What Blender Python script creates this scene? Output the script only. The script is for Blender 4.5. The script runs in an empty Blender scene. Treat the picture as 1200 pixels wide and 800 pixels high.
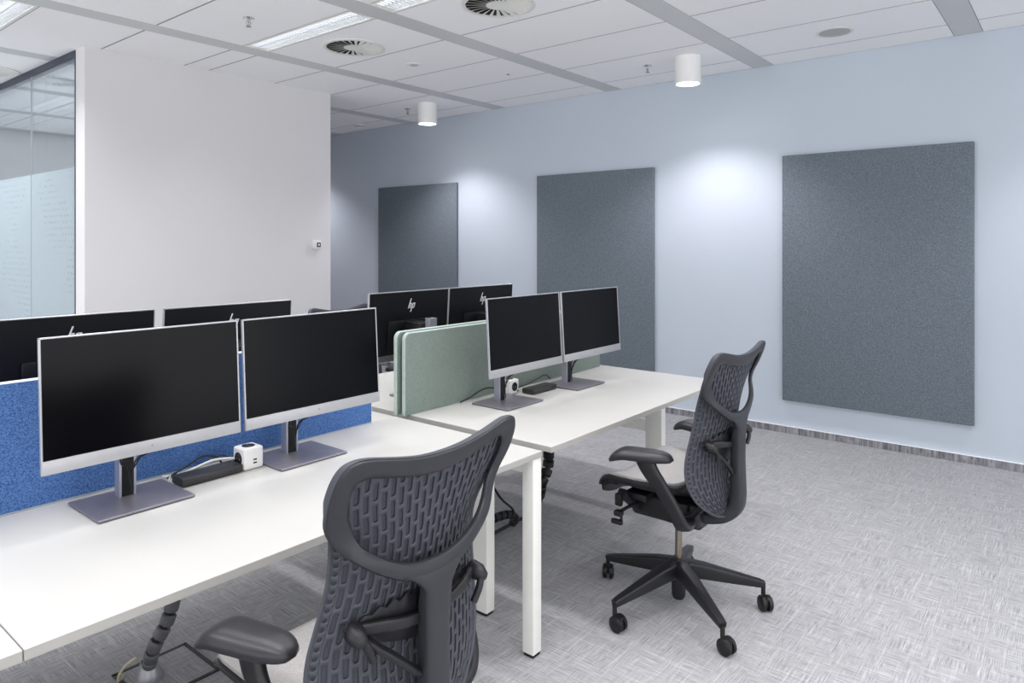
import bpy, bmesh, math, random
import numpy as np
from mathutils import Vector, Matrix
random.seed(7)
S = bpy.context.scene
COL = S.collection
R = math.radians
PI = math.pi

# ------------------------------------------------------------------ materials
def lin(c):
    c = c / 255.0
    return c / 12.92 if c <= 0.04045 else ((c + 0.055) / 1.055) ** 2.4
def rgb(r, g, b): return (lin(r), lin(g), lin(b), 1.0)
MATS = {}
def nt(name):
    m = bpy.data.materials.new(name); m.use_nodes = True
    t = m.node_tree
    b = t.nodes['Principled BSDF']
    MATS[name] = m
    return m, t, b
def node(t, kind, **kw):
    n = t.nodes.new(kind)
    for k, v in kw.items():
        if k in n.inputs: n.inputs[k].default_value = v
        else: setattr(n, k, v)
    return n
def ramp(t, src, stops):
    r = t.nodes.new('ShaderNodeValToRGB')
    e = r.color_ramp.elements
    while len(e) < len(stops): e.new(0.5)
    for i, (p, c) in enumerate(stops):
        e[i].position = p; e[i].color = c
    t.links.new(src, r.inputs[0])
    return r
def coords(t, scale=(1, 1, 1), rot=(0, 0, 0)):
    tc = t.nodes.new('ShaderNodeTexCoord')
    mp = t.nodes.new('ShaderNodeMapping')
    mp.inputs['Scale'].default_value = scale
    mp.inputs['Rotation'].default_value = rot
    t.links.new(tc.outputs['Object'], mp.inputs['Vector'])
    return mp.outputs['Vector']
def plain(name, col, rough=0.5, metal=0.0, spec=0.5, var=0.06, scale=40, bump=0.0, bscale=400):
    m, t, b = nt(name)
    b.inputs['Roughness'].default_value = rough
    b.inputs['Metallic'].default_value = metal
    b.inputs['Specular IOR Level'].default_value = spec
    v = coords(t)
    n = node(t, 'ShaderNodeTexNoise', Scale=scale, Detail=3.0)
    t.links.new(v, n.inputs['Vector'])
    lo = tuple(max(0, c * (1 - var)) for c in col[:3]) + (1,)
    hi = tuple(min(1, c * (1 + var)) for c in col[:3]) + (1,)
    r = ramp(t, n.outputs['Fac'], [(0.3, lo), (0.7, hi)])
    t.links.new(r.outputs[0], b.inputs['Base Color'])
    if bump:
        n2 = node(t, 'ShaderNodeTexNoise', Scale=bscale, Detail=2.0)
        t.links.new(v, n2.inputs['Vector'])
        bp = node(t, 'ShaderNodeBump', Strength=bump, Distance=0.001)
        t.links.new(n2.outputs['Fac'], bp.inputs['Height'])
        t.links.new(bp.outputs[0], b.inputs['Normal'])
    return m
def weave(name, c0, c1, scale=500, stretch=(1, 1, 1), big=0.25, rough=0.95, bump=0.3):
    """woven / felted fabric: fine fibres in two directions over a soft mottling"""
    m, t, b = nt(name)
    b.inputs['Roughness'].default_value = rough
    b.inputs['Specular IOR Level'].default_value = 0.15
    v = coords(t, stretch)
    n = node(t, 'ShaderNodeTexNoise', Scale=scale, Detail=2.0, Roughness=0.7)
    t.links.new(v, n.inputs['Vector'])
    v2 = coords(t, (stretch[0] * .8, stretch[1] * .8, stretch[2] * 2.0))
    n2 = node(t, 'ShaderNodeTexNoise', Scale=scale * .55, Detail=3.0)
    t.links.new(v2, n2.inputs['Vector'])
    mx = node(t, 'ShaderNodeMath', operation='ADD'); mx.inputs[1].default_value = 0
    t.links.new(n.outputs['Fac'], mx.inputs[0]); t.links.new(n2.outputs['Fac'], mx.inputs[1])
    h = node(t, 'ShaderNodeMath', operation='MULTIPLY'); h.inputs[1].default_value = 0.5
    t.links.new(mx.outputs[0], h.inputs[0])
    r = ramp(t, h.outputs[0], [(0.5 - big * .5, c0), (0.5 + big * .5, c1)])
    t.links.new(r.outputs[0], b.inputs['Base Color'])
    bp = node(t, 'ShaderNodeBump', Strength=bump, Distance=0.0008)
    t.links.new(h.outputs[0], bp.inputs['Height'])
    t.links.new(bp.outputs[0], b.inputs['Normal'])
    return m
def carpet(name, dark, light, stand=False):
    m, t, b = nt(name)
    b.inputs['Roughness'].default_value = 0.9
    b.inputs['Specular IOR Level'].default_value = 0.2
    outs = []
    for i, sc in enumerate((((7, 260, 1), (18, 560, 1)), ((260, 7, 1), (560, 18, 1)))):
        acc = None
        for j, s in enumerate(sc):
            if stand: s = (1, s[1] * .35, 3) if i == 0 else (1, 30, 3)
            v = coords(t, s)
            n = node(t, 'ShaderNodeTexNoise', Scale=1.0, Detail=2.0, Roughness=0.6)
            t.links.new(v, n.inputs['Vector'])
            if acc is None: acc = n.outputs['Fac']
            else:
                a = node(t, 'ShaderNodeMath', operation='ADD')
                t.links.new(acc, a.inputs[0]); t.links.new(n.outputs['Fac'], a.inputs[1])
                acc = a.outputs[0]
        outs.append(acc)
    # patches where one thread direction lies on top of the other
    pv = coords(t, (1, 1, 1))
    p1 = node(t, 'ShaderNodeTexNoise', Scale=9.0, Detail=3.0, Roughness=0.7)
    t.links.new(pv, p1.inputs['Vector'])
    pr = ramp(t, p1.outputs['Fac'], [(0.42, (0, 0, 0, 1)), (0.58, (1, 1, 1, 1))])
    mx = node(t, 'ShaderNodeMix', data_type='FLOAT')
    t.links.new(pr.outputs[0], mx.inputs[0]); t.links.new(outs[0], mx.inputs[2]); t.links.new(outs[1], mx.inputs[3])
    # sparse long bright threads both ways
    last = mx.outputs[0]
    for s in ((3.0, 95, 1), (95, 3.0, 1)):
        if stand: s = (1, 60, 4)
        v = coords(t, s)
        n = node(t, 'ShaderNodeTexNoise', Scale=1.0, Detail=1.0)
        t.links.new(v, n.inputs['Vector'])
        rr = ramp(t, n.outputs['Fac'], [(0.60, (0, 0, 0, 1)), (0.72, (.13, .13, .13, 1))])
        a = node(t, 'ShaderNodeMath', operation='ADD')
        t.links.new(last, a.inputs[0]); t.links.new(rr.outputs[0], a.inputs[1]); last = a.outputs[0]
    h = node(t, 'ShaderNodeMath', operation='MULTIPLY'); h.inputs[1].default_value = 0.5
    t.links.new(last, h.inputs[0])
    r = ramp(t, h.outputs[0], [(0.37, dark), (0.64, light)])
    t.links.new(r.outputs[0], b.inputs['Base Color'])
    bp = node(t, 'ShaderNodeBump', Strength=0.35, Distance=0.002)
    t.links.new(h.outputs[0], bp.inputs['Height']); t.links.new(bp.outputs[0], b.inputs['Normal'])
    return m
def emit(name, col, strength):
    m, t, b = nt(name)
    b.inputs['Base Color'].default_value = col
    b.inputs['Emission Color'].default_value = col
    b.inputs['Emission Strength'].default_value = strength
    return m
def glass(name, tint, refl=1.0):
    m, t, b = nt(name)
    t.nodes.remove(b)
    out = t.nodes['Material Output']
    tr = node(t, 'ShaderNodeBsdfTransparent'); tr.inputs[0].default_value = tint
    gl = node(t, 'ShaderNodeBsdfGlossy'); gl.inputs['Roughness'].default_value = 0.01
    gl.inputs[0].default_value = (.93, .97, 1, 1)
    lw_ = t.nodes.new('ShaderNodeLayerWeight'); lw_.inputs['Blend'].default_value = .5
    pw_ = node(t, 'ShaderNodeMath', operation='POWER'); pw_.inputs[1].default_value = 3.0
    t.links.new(lw_.outputs['Facing'], pw_.inputs[0])
    fr = node(t, 'ShaderNodeMath', operation='MULTIPLY_ADD'); fr.inputs[1].default_value = .55; fr.inputs[2].default_value = .03
    t.links.new(pw_.outputs[0], fr.inputs[0])
    mx = t.nodes.new('ShaderNodeMixShader')
    t.links.new(fr.outputs[0], mx.inputs[0]); t.links.new(tr.outputs[0], mx.inputs[1]); t.links.new(gl.outputs[0], mx.inputs[2])
    t.links.new(mx.outputs[0], out.inputs['Surface'])
    return m

plain('blue_paint', rgb(195, 205, 216), 0.6, var=0.012, scale=2, bump=.05, bscale=250)
plain('white_paint', rgb(226, 224, 225), 0.6, var=0.01, scale=2, bump=.05, bscale=250)
plain('ceiling_tile', rgb(250, 250, 251), 0.85, var=0.012, scale=90, bump=.1, bscale=700)
plain('tile_edge', rgb(168, 168, 170), 0.9, var=.02)
plain('ceiling_bar', rgb(206, 208, 208), 0.45, metal=0.0, var=0.015, scale=3)
plain('dark_void', rgb(30, 30, 32), 0.9)
plain('laminate', rgb(191, 190, 187), 0.38, spec=.4, var=0.008, scale=6)
plain('laminate_edge', rgb(172, 170, 165), 0.5, var=0.01, scale=30)
plain('white_steel', rgb(232, 231, 226), 0.4, var=0.01, scale=20)
plain('grey_steel', rgb(150, 150, 148), 0.45, var=0.03)
plain('foot_rubber', rgb(14, 14, 15), 0.7)
plain('silver', rgb(184, 184, 188), 0.34, metal=0.55, var=0.02, scale=60)
plain('silver_chin', rgb(176, 176, 179), 0.4, metal=0.35, var=0.02, scale=60)
plain('brushed_base', rgb(132, 129, 138), 0.36, metal=0.45, var=0.06, scale=14)
plain('steel_post', rgb(176, 178, 190), 0.32, metal=0.6, var=0.03)
plain('column_metal', rgb(150, 142, 130), 0.25, metal=.9)
plain('badge_metal', rgb(236, 236, 240), 0.3, metal=.2, var=.01)
plain('chrome', rgb(226, 226, 228), 0.12, metal=1.0, var=0.01)
plain('screen_black', rgb(6, 6, 9), 0.2, spec=.15, var=0.03)
plain('back_black', rgb(14, 14, 18), 0.42, spec=.3, var=0.05)
plain('black_plastic', rgb(20, 20, 22), 0.45, spec=.4, var=0.08)
plain('chair_frame', rgb(45, 46, 51), 0.42, spec=.45, var=0.03, bump=.12, bscale=900)
plain('chair_mesh', rgb(67, 69, 77), 0.5, spec=.4, var=0.04, bump=.1, bscale=900)
plain('chair_dark', rgb(27, 27, 31), 0.42, spec=.45, var=0.05, bump=.12, bscale=800)
plain('chair_pad', rgb(38, 37, 41), 0.36, spec=.5, var=0.05, bump=.1, bscale=1200)
weave('chair_fabric', rgb(58, 60, 67), rgb(80, 82, 90), 900, big=.3, rough=.8)
weave('seat_fabric', rgb(138, 135, 136), rgb(186, 183, 182), 700, big=.35, rough=.8, bump=.5)
weave('felt_grey', rgb(88, 98, 106), rgb(128, 138, 146), 230, big=.24)
weave('felt_blue', rgb(40, 74, 134), rgb(102, 138, 192), 420, (1, 1, .6), big=.22)
weave('felt_green', rgb(102, 115, 109), rgb(146, 157, 151), 420, big=.22)
plain('green_trim', rgb(168, 184, 178), 0.6)
plain('dark_gasket', rgb(24, 40, 36), 0.7)
plain('blue_trim', rgb(214, 222, 235), 0.5)
carpet('carpet', rgb(126, 126, 129), rgb(190, 190, 193))
carpet('carpet_skirting', rgb(104, 104, 109), rgb(164, 164, 169), True)
plain('white_trim', rgb(245, 245, 248), 0.35, var=.01)
plain('dark_steel', rgb(58, 66, 84), 0.4, metal=.3, var=.03)
plain('white_plastic', rgb(240, 239, 238), 0.35, var=.01)
plain('socket_black', rgb(16, 17, 20), 0.4)
plain('dock_grey', rgb(52, 51, 52), 0.4, spec=.45, var=.05)
plain('cable_black', rgb(18, 18, 20), 0.45)
plain('cable_white', rgb(232, 232, 230), 0.4)
plain('cable_beige', rgb(186, 176, 150), 0.5)
plain('spine_grey', rgb(88, 88, 92), 0.45, var=.06)
plain('spine_socket', rgb(150, 150, 156), 0.3, metal=.3)
plain('speaker_mesh', rgb(182, 184, 182), 0.7, var=.08, scale=600)
plain('louver', rgb(236, 238, 240), 0.42, metal=0.35, var=.01)
emit('tube', (0.97, 0.985, 1, 1), 5.0)
emit('lamp_lens', (1, 0.98, 0.96, 1), 14.0)
glass('pane_glass', (.95, .968, .975, 1))
def frosted():
    m, t, b = nt('frosted_film')
    t.nodes.remove(b)
    out = t.nodes['Material Output']
    df = node(t, 'ShaderNodeBsdfDiffuse'); df.inputs[0].default_value = rgb(184, 194, 200)
    tl = node(t, 'ShaderNodeBsdfTranslucent'); tl.inputs[0].default_value = rgb(184, 194, 200)
    m1 = t.nodes.new('ShaderNodeMixShader'); m1.inputs[0].default_value = .45
    t.links.new(df.outputs[0], m1.inputs[1]); t.links.new(tl.outputs[0], m1.inputs[2])
    tr = node(t, 'ShaderNodeBsdfTransparent'); tr.inputs[0].default_value = (.88, .93, .95, 1)
    m2 = t.nodes.new('ShaderNodeMixShader')
    # rows of little cut-out marks that thin out away from the wall end
    tc = t.nodes.new('ShaderNodeTexCoord')
    sep = t.nodes.new('ShaderNodeSeparateXYZ'); t.links.new(tc.outputs['Object'], sep.inputs[0])
    cmb = t.nodes.new('ShaderNodeCombineXYZ')
    t.links.new(sep.outputs[1], cmb.inputs[0]); t.links.new(sep.outputs[2], cmb.inputs[1])
    br = node(t, 'ShaderNodeTexBrick', Scale=1.0)
    br.inputs['Brick Width'].default_value = .055; br.inputs['Row Height'].default_value = .048
    br.inputs['Mortar Size'].default_value = .014; br.inputs['Mortar Smooth'].default_value = 0
    t.links.new(cmb.outputs[0], br.inputs['Vector'])
    n = node(t, 'ShaderNodeTexNoise', Scale=2.3, Detail=2.0); t.links.new(tc.outputs['Object'], n.inputs['Vector'])
    n2 = node(t, 'ShaderNodeTexNoise', Scale=75.0, Detail=0.0); t.links.new(tc.outputs['Object'], n2.inputs['Vector'])
    g = ramp(t, n.outputs['Fac'], [(0.5, (0, 0, 0, 1)), (0.58, (1, 1, 1, 1))])
    g2 = ramp(t, n2.outputs['Fac'], [(0.45, (0, 0, 0, 1)), (0.5, (1, 1, 1, 1))])
    inv = node(t, 'ShaderNodeMath', operation='SUBTRACT'); inv.inputs[0].default_value = 1
    t.links.new(br.outputs['Fac'], inv.inputs[1])
    a = node(t, 'ShaderNodeMath', operation='MULTIPLY'); t.links.new(inv.outputs[0], a.inputs[0]); t.links.new(g.outputs[0], a.inputs[1])
    c = node(t, 'ShaderNodeMath', operation='MULTIPLY'); t.links.new(a.outputs[0], c.inputs[0]); t.links.new(g2.outputs[0], c.inputs[1])
    d = node(t, 'ShaderNodeMath', operation='MULTIPLY_ADD'); d.inputs[1].default_value = .26; d.inputs[2].default_value = .22
    t.links.new(c.outputs[0], d.inputs[0])
    t.links.new(d.outputs[0], m2.inputs[0])
    t.links.new(m1.outputs[0], m2.inputs[1]); t.links.new(tr.outputs[0], m2.inputs[2])
    t.links.new(m2.outputs[0], out.inputs['Surface'])
frosted()

# ------------------------------------------------------------------ mesh helpers
class MB:
    def __init__(s): s.bm = bmesh.new()
    def box(s, c, d, bev=0.0, seg=2, rot=None):
        b2 = bmesh.new()
        bmesh.ops.create_cube(b2, size=1.0)
        bmesh.ops.scale(b2, vec=Vector(d), verts=b2.verts)
        if bev > 0:
            bmesh.ops.bevel(b2, geom=list(b2.edges), offset=bev, segments=seg, profile=0.5, affect='EDGES')
        if rot is not None: bmesh.ops.transform(b2, matrix=rot.to_4x4(), verts=b2.verts)
        bmesh.ops.translate(b2, vec=Vector(c), verts=b2.verts)
        s.merge(b2); return s
    def span(s, a, b, bev=0.0, seg=2):
        return s.box([(a[i] + b[i]) / 2 for i in range(3)], [abs(b[i] - a[i]) for i in range(3)], bev, seg)
    def merge(s, b2):
        me = bpy.data.meshes.new('t'); b2.to_mesh(me); b2.free()
        s.bm.from_mesh(me); bpy.data.meshes.remove(me)
    def faces(s, vs, fs):
        v = [s.bm.verts.new(p) for p in vs]
        for f in fs:
            try: s.bm.faces.new([v[i] for i in f])
            except ValueError: pass
        return s
    def rings(s, rs, closed=True, cap=True, loop=False):
        """skin a list of rings (each a list of points)"""
        n = len(rs[0]); vs = [[s.bm.verts.new(p) for p in r] for r in rs]
        m = len(rs)
        for i in range(m if loop else m - 1):
            a, b = vs[i], vs[(i + 1) % m]
            for j in range(n if closed else n - 1):
                k = (j + 1) % n
                try: s.bm.faces.new((a[j], a[k], b[k], b[j]))
                except ValueError: pass
        if cap and not loop:
            try:
                s.bm.faces.new(list(reversed(vs[0]))); s.bm.faces.new(vs[-1])
            except ValueError: pass
        return s
    def tube(s, pts, r, n=10, cap=True):
        pts = [Vector(p) for p in pts]
        rr = r if isinstance(r, (list, tuple)) else [r] * len(pts)
        rs = []; up = None
        for i, p in enumerate(pts):
            d = (pts[min(i + 1, len(pts) - 1)] - pts[max(i - 1, 0)]).normalized()
            if up is None:
                up = Vector((0, 0, 1)) if abs(d.z) < .9 else Vector((1, 0, 0))
            u = (up - d * up.dot(d)).normalized(); up = u
            w = d.cross(u)
            rs.append([p + (u * math.cos(2 * PI * k / n) + w * math.sin(2 * PI * k / n)) * rr[i] for k in range(n)])
        return s.rings(rs, cap=cap)
    def sweep(s, pts, a, b, side, n=16, e=0.45, cap=True):
        """superellipse sweep; a = half-width along `side`, b = half-thickness across"""
        pts = [Vector(p) for p in pts]; sd = Vector(side).normalized(); rs = []
        for i, p in enumerate(pts):
            d = (pts[min(i + 1, len(pts) - 1)] - pts[max(i - 1, 0)]).normalized()
            u = (sd - d * sd.dot(d)).normalized(); w = d.cross(u)
            ring = []
            for k in range(n):
                t = 2 * PI * (k + .5) / n; c, q = math.cos(t), math.sin(t)
                ring.append(p + u * a[i] * math.copysign(abs(c) ** e, c) + w * b[i] * math.copysign(abs(q) ** e, q))
            rs.append(ring)
        return s.rings(rs, cap=cap)
    def lathe(s, prof, c=(0, 0, 0), n=32, axis='Z'):
        rs = []
        for k in range(n):
            t = 2 * PI * k / n; ring = []
            for r, z in prof:
                p = Vector((r * math.cos(t), r * math.sin(t), z))
                if axis == 'X': p = Vector((p.z, p.x, p.y))
                if axis == 'Y': p = Vector((p.x, p.z, p.y))
                ring.append(p + Vector(c))
            rs.append(ring)
        s.rings(rs, closed=False, cap=False, loop=True)
        bmesh.ops.remove_doubles(s.bm, verts=s.bm.verts, dist=1e-6)
        return s
    def ngon(s, pts): s.bm.faces.new([s.bm.verts.new(p) for p in pts]); return s
    def build(s, name, mat, parent=None, smooth=True, angle=35, mods=None, recalc=True):
        if recalc: bmesh.ops.recalc_face_normals(s.bm, faces=s.bm.faces)
        me = bpy.data.meshes.new(name); s.bm.to_mesh(me); s.bm.free()
        for mm in (mat if isinstance(mat, (list, tuple)) else [mat]): me.materials.append(MATS[mm])
        if smooth:
            me.polygons.foreach_set('use_smooth', [True] * len(me.polygons))
            me.set_sharp_from_angle(angle=R(angle))
        o = bpy.data.objects.new(name, me); COL.objects.link(o)
        if parent is not None: o.parent = parent
        return o
def smoothpath(pts, k=6):
    P = [np.array(p, float) for p in pts]
    P = [2 * P[0] - P[1]] + P + [2 * P[-1] - P[-2]]
    out = []
    for i in range(1, len(P) - 2):
        for j in range(k):
            t = j / k
            out.append(.5 * ((2 * P[i]) + (-P[i - 1] + P[i + 1]) * t + (2 * P[i - 1] - 5 * P[i] + 4 * P[i + 1] - P[i + 2]) * t * t + (-P[i - 1] + 3 * P[i] - 3 * P[i + 1] + P[i + 2]) * t ** 3))
    out.append(P[-2])
    return [tuple(float(c) for c in p) for p in out]
def thing(name, label, cat, loc=(0, 0, 0), rz=0, group=None):
    o = bpy.data.objects.new(name, None); COL.objects.link(o)
    o.empty_display_size = .1
    o.location = loc; o.rotation_euler = (0, 0, rz)
    return tag(o, label, cat, group)
def tag(o, label, cat, group=None):
    o['label'] = label; o['category'] = cat
    if group: o['group'] = group
    return o
def struct(o): o['kind'] = 'structure'; return o
def kids(o): return [c for c in COL.objects if c.parent == o]
def dup(root, loc, rz=0, label=None, group=None):
    def cp(o, par):
        c = o.copy(); COL.objects.link(c)
        if par: c.parent = par
        for k in kids(o): cp(k, c)
        return c
    r = cp(root, None); r.location = loc; r.rotation_euler = (0, 0, rz)
    if label: r['label'] = label
    if group: r['group'] = group
    return r

# ------------------------------------------------------------------ the room
WX, CZ = 5.65, 2.915          # blue wall, ceiling height
X0, X1, Y0, Y1 = -6.0, WX, -5.0, 10.5
BX, BY, BX2 = 1.965, 5.57, 4.09     # the white core: left face, front face, right face
struct(MB().span((X0, Y0, -.05), (X1, Y1, 0)).build('floor', 'carpet', smooth=False))
struct(MB().span((WX, Y0, 0), (WX + .15, Y1, CZ + .2)).build('wall_right', 'blue_paint', smooth=False))
struct(MB().span((X0, Y1, 0), (X1, Y1 + .15, CZ + .2)).build('wall_back', 'white_paint', smooth=False))
m = MB()
m.span((BX, BY, 0), (BX2, BY + .17, CZ))
m.span((BX2 - .12, BY + .17, 0), (BX2, Y1, CZ))
struct(m.build('wall_core', 'white_paint', smooth=False))
struct(MB().span((WX - .012, Y0, 0), (WX, Y1, .052), .001).build('baseboard_right', 'carpet_skirting', smooth=False))
struct(MB().span((WX - .014, Y0, .052), (WX, Y1, .057), .001).build('trim_1', 'white_trim', smooth=False))

# ceiling: bars along x, tiles between them
SY = [.52 + 1.39 * k for k in range(-4, 8)]; SW = .16
xs = [5.65, 5.325, 4.715, 4.105, 3.495, 2.89]; slots = []
x = 2.89
while x > X0 + .3:
    xs += [x - .205, x - .815, x - 1.425]; slots.append((x - .205, x)); x -= 1.425
xs[-1] = xs[-1]
fixtures = []
for i, (a, b) in enumerate(slots[:5]):
    for k in range(-3, 6):
        if i == 0 and k in (3, 4, 5): continue
        if (i + k) % 2 == 1 and i > 2: continue
        fixtures.append((a, b, k))
def has_fix(a, k): return any(abs(f[0] - a) < 1e-4 and f[2] == k for f in fixtures)
m = MB(); g = .0034
for ki in range(-4, 7):
    y0 = .52 + 1.39 * ki + SW; y1 = .52 + 1.39 * (ki + 1)
    for j in range(len(xs) - 1):
        a, b = xs[j + 1], xs[j]
        if has_fix(a, ki): continue
        m.span((a + g, y0 + g * .6, CZ), (b - g, y1 - g * .6, CZ + .02), .0025, 1)
ceil = struct(m.build('ceiling', ['ceiling_tile', 'tile_edge'], smooth=False))
for p in ceil.data.polygons:
    if abs(p.normal.z) < .9: p.material_index = 1
m = MB()
m.span((X0, Y0, CZ + .13), (X1, Y1, CZ + .18))
struct(m.build('ceiling_slab', 'dark_void', smooth=False))
for i, y in enumerate(SY):
    struct(MB().span((X0, y, CZ - .001), (X1 - .004, y + SW, CZ + .02), .001, 1).build('trim_%d' % (i + 2), 'ceiling_bar', smooth=False))
# joints across the bars
# recessed louvre lights
def make_light(L=1.22, W=.19):
    t = thing('ceiling_light', '', 'ceiling light')
    m = MB()
    h = .07
    m.span((-W / 2 - .006, -L / 2, -.002), (-W / 2 + .012, L / 2, h)); m.span((W / 2 - .012, -L / 2, -.002), (W / 2 + .006, L / 2, h))
    m.span((-W / 2, -L / 2, -.002), (W / 2, -L / 2 + .012, h)); m.span((-W / 2, L / 2 - .012, -.002), (W / 2, L / 2, h))
    m.span((-W / 2, -L / 2, h), (W / 2, L / 2, h + .006))
    m.build('housing', 'white_steel', t, smooth=False)
    m = MB()
    n = 38
    for k in range(1, n):
        y = -L / 2 + L * k / n
        m.faces([(-W / 2 + .012, y - .004, .004), (W / 2 - .012, y - .004, .004), (W / 2 - .012, y, .040), (-W / 2 + .012, y, .040),
                 (-W / 2 + .012, y + .004, .004), (W / 2 - .012, y + .004, .004)], [(0, 1, 2, 3), (3, 2, 5, 4), (0, 4, 5, 1)])
    m.faces([(-.004, -L / 2 + .012, .004), (-.004, L / 2 - .012, .004), (0, L / 2 - .012, .03), (0, -L / 2 + .012, .03), (.004, -L / 2 + .012, .004), (.004, L / 2 - .012, .004)],
            [(0, 1, 2, 3), (3, 2, 5, 4), (0, 4, 5, 1)])
    for sx in (-1, 1):   # curved side reflectors
        pts = [(sx * (W / 2 - .012), .002), (sx * (W / 2 - .02), .03), (sx * (W / 2 - .035), .055), (sx * (W / 2 - .06), .066)]
        for a, b in zip(pts, pts[1:]):
            m.faces([(a[0], -L / 2 + .012, a[1]), (a[0], L / 2 - .012, a[1]), (b[0], L / 2 - .012, b[1]), (b[0], -L / 2 + .012, b[1])], [(0, 1, 2, 3)])
    m.build('louver', 'louver', t, smooth=False, recalc=False)
    MB().tube([(0, -L / 2 + .03, .052), (0, L / 2 - .03, .052)], .008, 8).build('lamp_tube', 'tube', t)
    return t
first = None
names = {(0, 1): 'louvre light at the top edge nearest the round air diffuser by the blue wall',
         (0, 2): 'long louvre ceiling light between the sprinkler and the round air diffuser',
         (1, 3): 'louvre ceiling light cut by the top left corner above the glass partition'}
for i, (a, b, k) in enumerate(fixtures):
    loc = ((a + b) / 2, .52 + 1.39 * k + SW + .615, CZ)
    ci = slots.index((a, b))
    lab = names.get((ci, k), 'recessed louvre ceiling light outside the photo frame')
    grp = 'louvre ceiling lights'
    if first is None:
        first = make_light(); first.location = loc; first['label'] = lab; first['group'] = grp
    else: dup(first, loc, 0, lab, grp)
    ld = bpy.data.lights.new('tube_light', 'AREA'); ld.shape = 'RECTANGLE'; ld.size = .12; ld.size_y = 1.14
    ld.energy = 6.8; ld.spread = R(118); ld.color = (1.0, .985, .98)
    lo = bpy.data.objects.new('tube_light', ld); COL.objects.link(lo); lo.location = (loc[0], loc[1], CZ - .004)

# round swirl air diffusers
def make_diffuser():
    t = thing('air_diffuser', '', 'air diffuser')
    m = MB(); r0, r1 = .075, .198
    m.lathe([(.222, 0), (.222, -.006), (.205, -.010), (r1, -.008), (r1, .004)], n=48)
    m.build('rim', 'white_steel', t)
    m = MB(); m.lathe([(.0001, -.007), (.03, -.0075), (r0, -.006), (r0, .004)], n=40)
    for k in range(24):   # radial vanes
        a = 2 * PI * k / 24
        w0, w1, tw = .005, .014, .25
        pts = []
        for r, w in ((r0 - .004, w0), (r1 + .003, w1)):
            for sgn in (-1, 1):
                px = r; py = sgn * w - tw * (r - r0) * .6
                pts.append((px * math.cos(a) - py * math.sin(a), px * math.sin(a) + py * math.cos(a)))
        z0, z1 = -.009, -.001
        qq = (pts[0], pts[1], pts[3], pts[2]); zz = (z1, z0, z0, z1)
        v = [(p[0], p[1], q) for p, q in zip(qq, zz)] + [(p[0], p[1], q + .0012) for p, q in zip(qq, zz)]
        m.faces(v, [(0, 1, 2, 3), (4, 7, 6, 5), (0, 4, 5, 1), (1, 5, 6, 2), (2, 6, 7, 3), (3, 7, 4, 0)])
    m.build('vanes', 'white_steel', t)
    MB().lathe([(.0001, -.0004), (.2, -.0004)], n=40).build('plenum', 'dark_void', t)
    return t
d0 = make_diffuser(); d0.location = (3.218, 4.10, CZ); d0['group'] = 'swirl air diffusers'
d0['label'] = 'round white swirl air diffuser beside the end of the long louvre ceiling light'
dup(d0, (3.185, 2.70, CZ), 0, 'round white swirl air diffuser cut by the top edge of the photo')
dup(d0, (1.735, 6.96, CZ), 0, 'round white swirl air diffuser touching the dark head rail of the glass partition')

# downlights
def make_downlight():
    t = thing('downlight', '', 'downlight')
    m = MB(); r = .098; h = .205
    m.lathe([(.0001, 0), (r, 0), (r, -h), (r - .006, -h - .002), (r - .012, -h), (r - .014, -h + .035)], n=48)
    m.build('shade', 'white_plastic', t)
    MB().lathe([(.0001, -h + .030), (r - .014, -h + .030)], n=40).build('lens', 'lamp_lens', t)
    return t
dl = [(5.0, 5.19), (5.0, 2.34), (5.0, -.5), (5.0, 8.03)]
labs = ['white cylinder downlight left of the others, above the gap between far and middle wall panels',
        'white cylinder downlight nearest the camera, above the gap between middle and large near wall panels',
        'white cylinder downlight past the right edge of the photo, lighting the wall there',
        'white cylinder downlight hidden behind the white wall, lighting the corridor']
for i, (x, y) in enumerate(dl):
    if i == 0: t = make_downlight(); t.location = (x, y, CZ); t['label'] = labs[0]; t['group'] = 'cylinder downlights'; D0 = t
    else: dup(D0, (x, y, CZ), 0, labs[i], 'cylinder downlights')
    ld = bpy.data.lights.new('downlight_beam', 'SPOT'); ld.energy = 46; ld.spot_size = R(122); ld.spot_blend = .7
    ld.shadow_soft_size = .04; ld.color = (1, .94, .98)
    lo = bpy.data.objects.new('downlight_beam', ld); COL.objects.link(lo); lo.location = (x, y, CZ - .215)

# sprinklers, detectors, ceiling speaker
def make_sprinkler():
    t = thing('fire_sprinkler', '', 'sprinkler')
    MB().lathe([(.0001, 0), (.036, 0), (.036, -.003), (.02, -.008), (.011, -.012), (.011, -.022), (.0001, -.022)], n=24).build('escutcheon', 'chrome', t)
    m = MB()
    for s in (-1, 1): m.tube([(s * .010, 0, -.02), (s * .015, 0, -.034), (s * .006, 0, -.052)], .0025, 6)
    m.tube([(0, 0, -.02), (0, 0, -.052)], .003, 8)
    m.build('frame', 'grey_steel', t)
    MB().lathe([(.0001, -.052), (.016, -.053), (.017, -.056), (.0001, -.057)], n=16).build('deflector', 'grey_steel', t)
    return t
sp = make_sprinkler(); sp.location = (2.375, 4.08, CZ); sp['label'] = 'pendant fire sprinkler left of the long louvre ceiling light'; sp['group'] = 'pendant sprinklers'
dup(sp, (5.03, 2.70, CZ), 0, 'pendant fire sprinkler just left of the nearer cylinder downlight')
dup(sp, (5.05, 5.54, CZ), 0, 'pendant fire sprinkler just left of the farther cylinder downlight')
t = thing('ceiling_speaker', 'flush round ceiling speaker with a grey grille above the large near wall panel', 'ceiling speaker', (5.03, 1.296, CZ))
MB().lathe([(.118, 0), (.118, -.004), (.105, -.006), (.098, -.003)], n=40).build('rim', 'white_steel', t)
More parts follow.
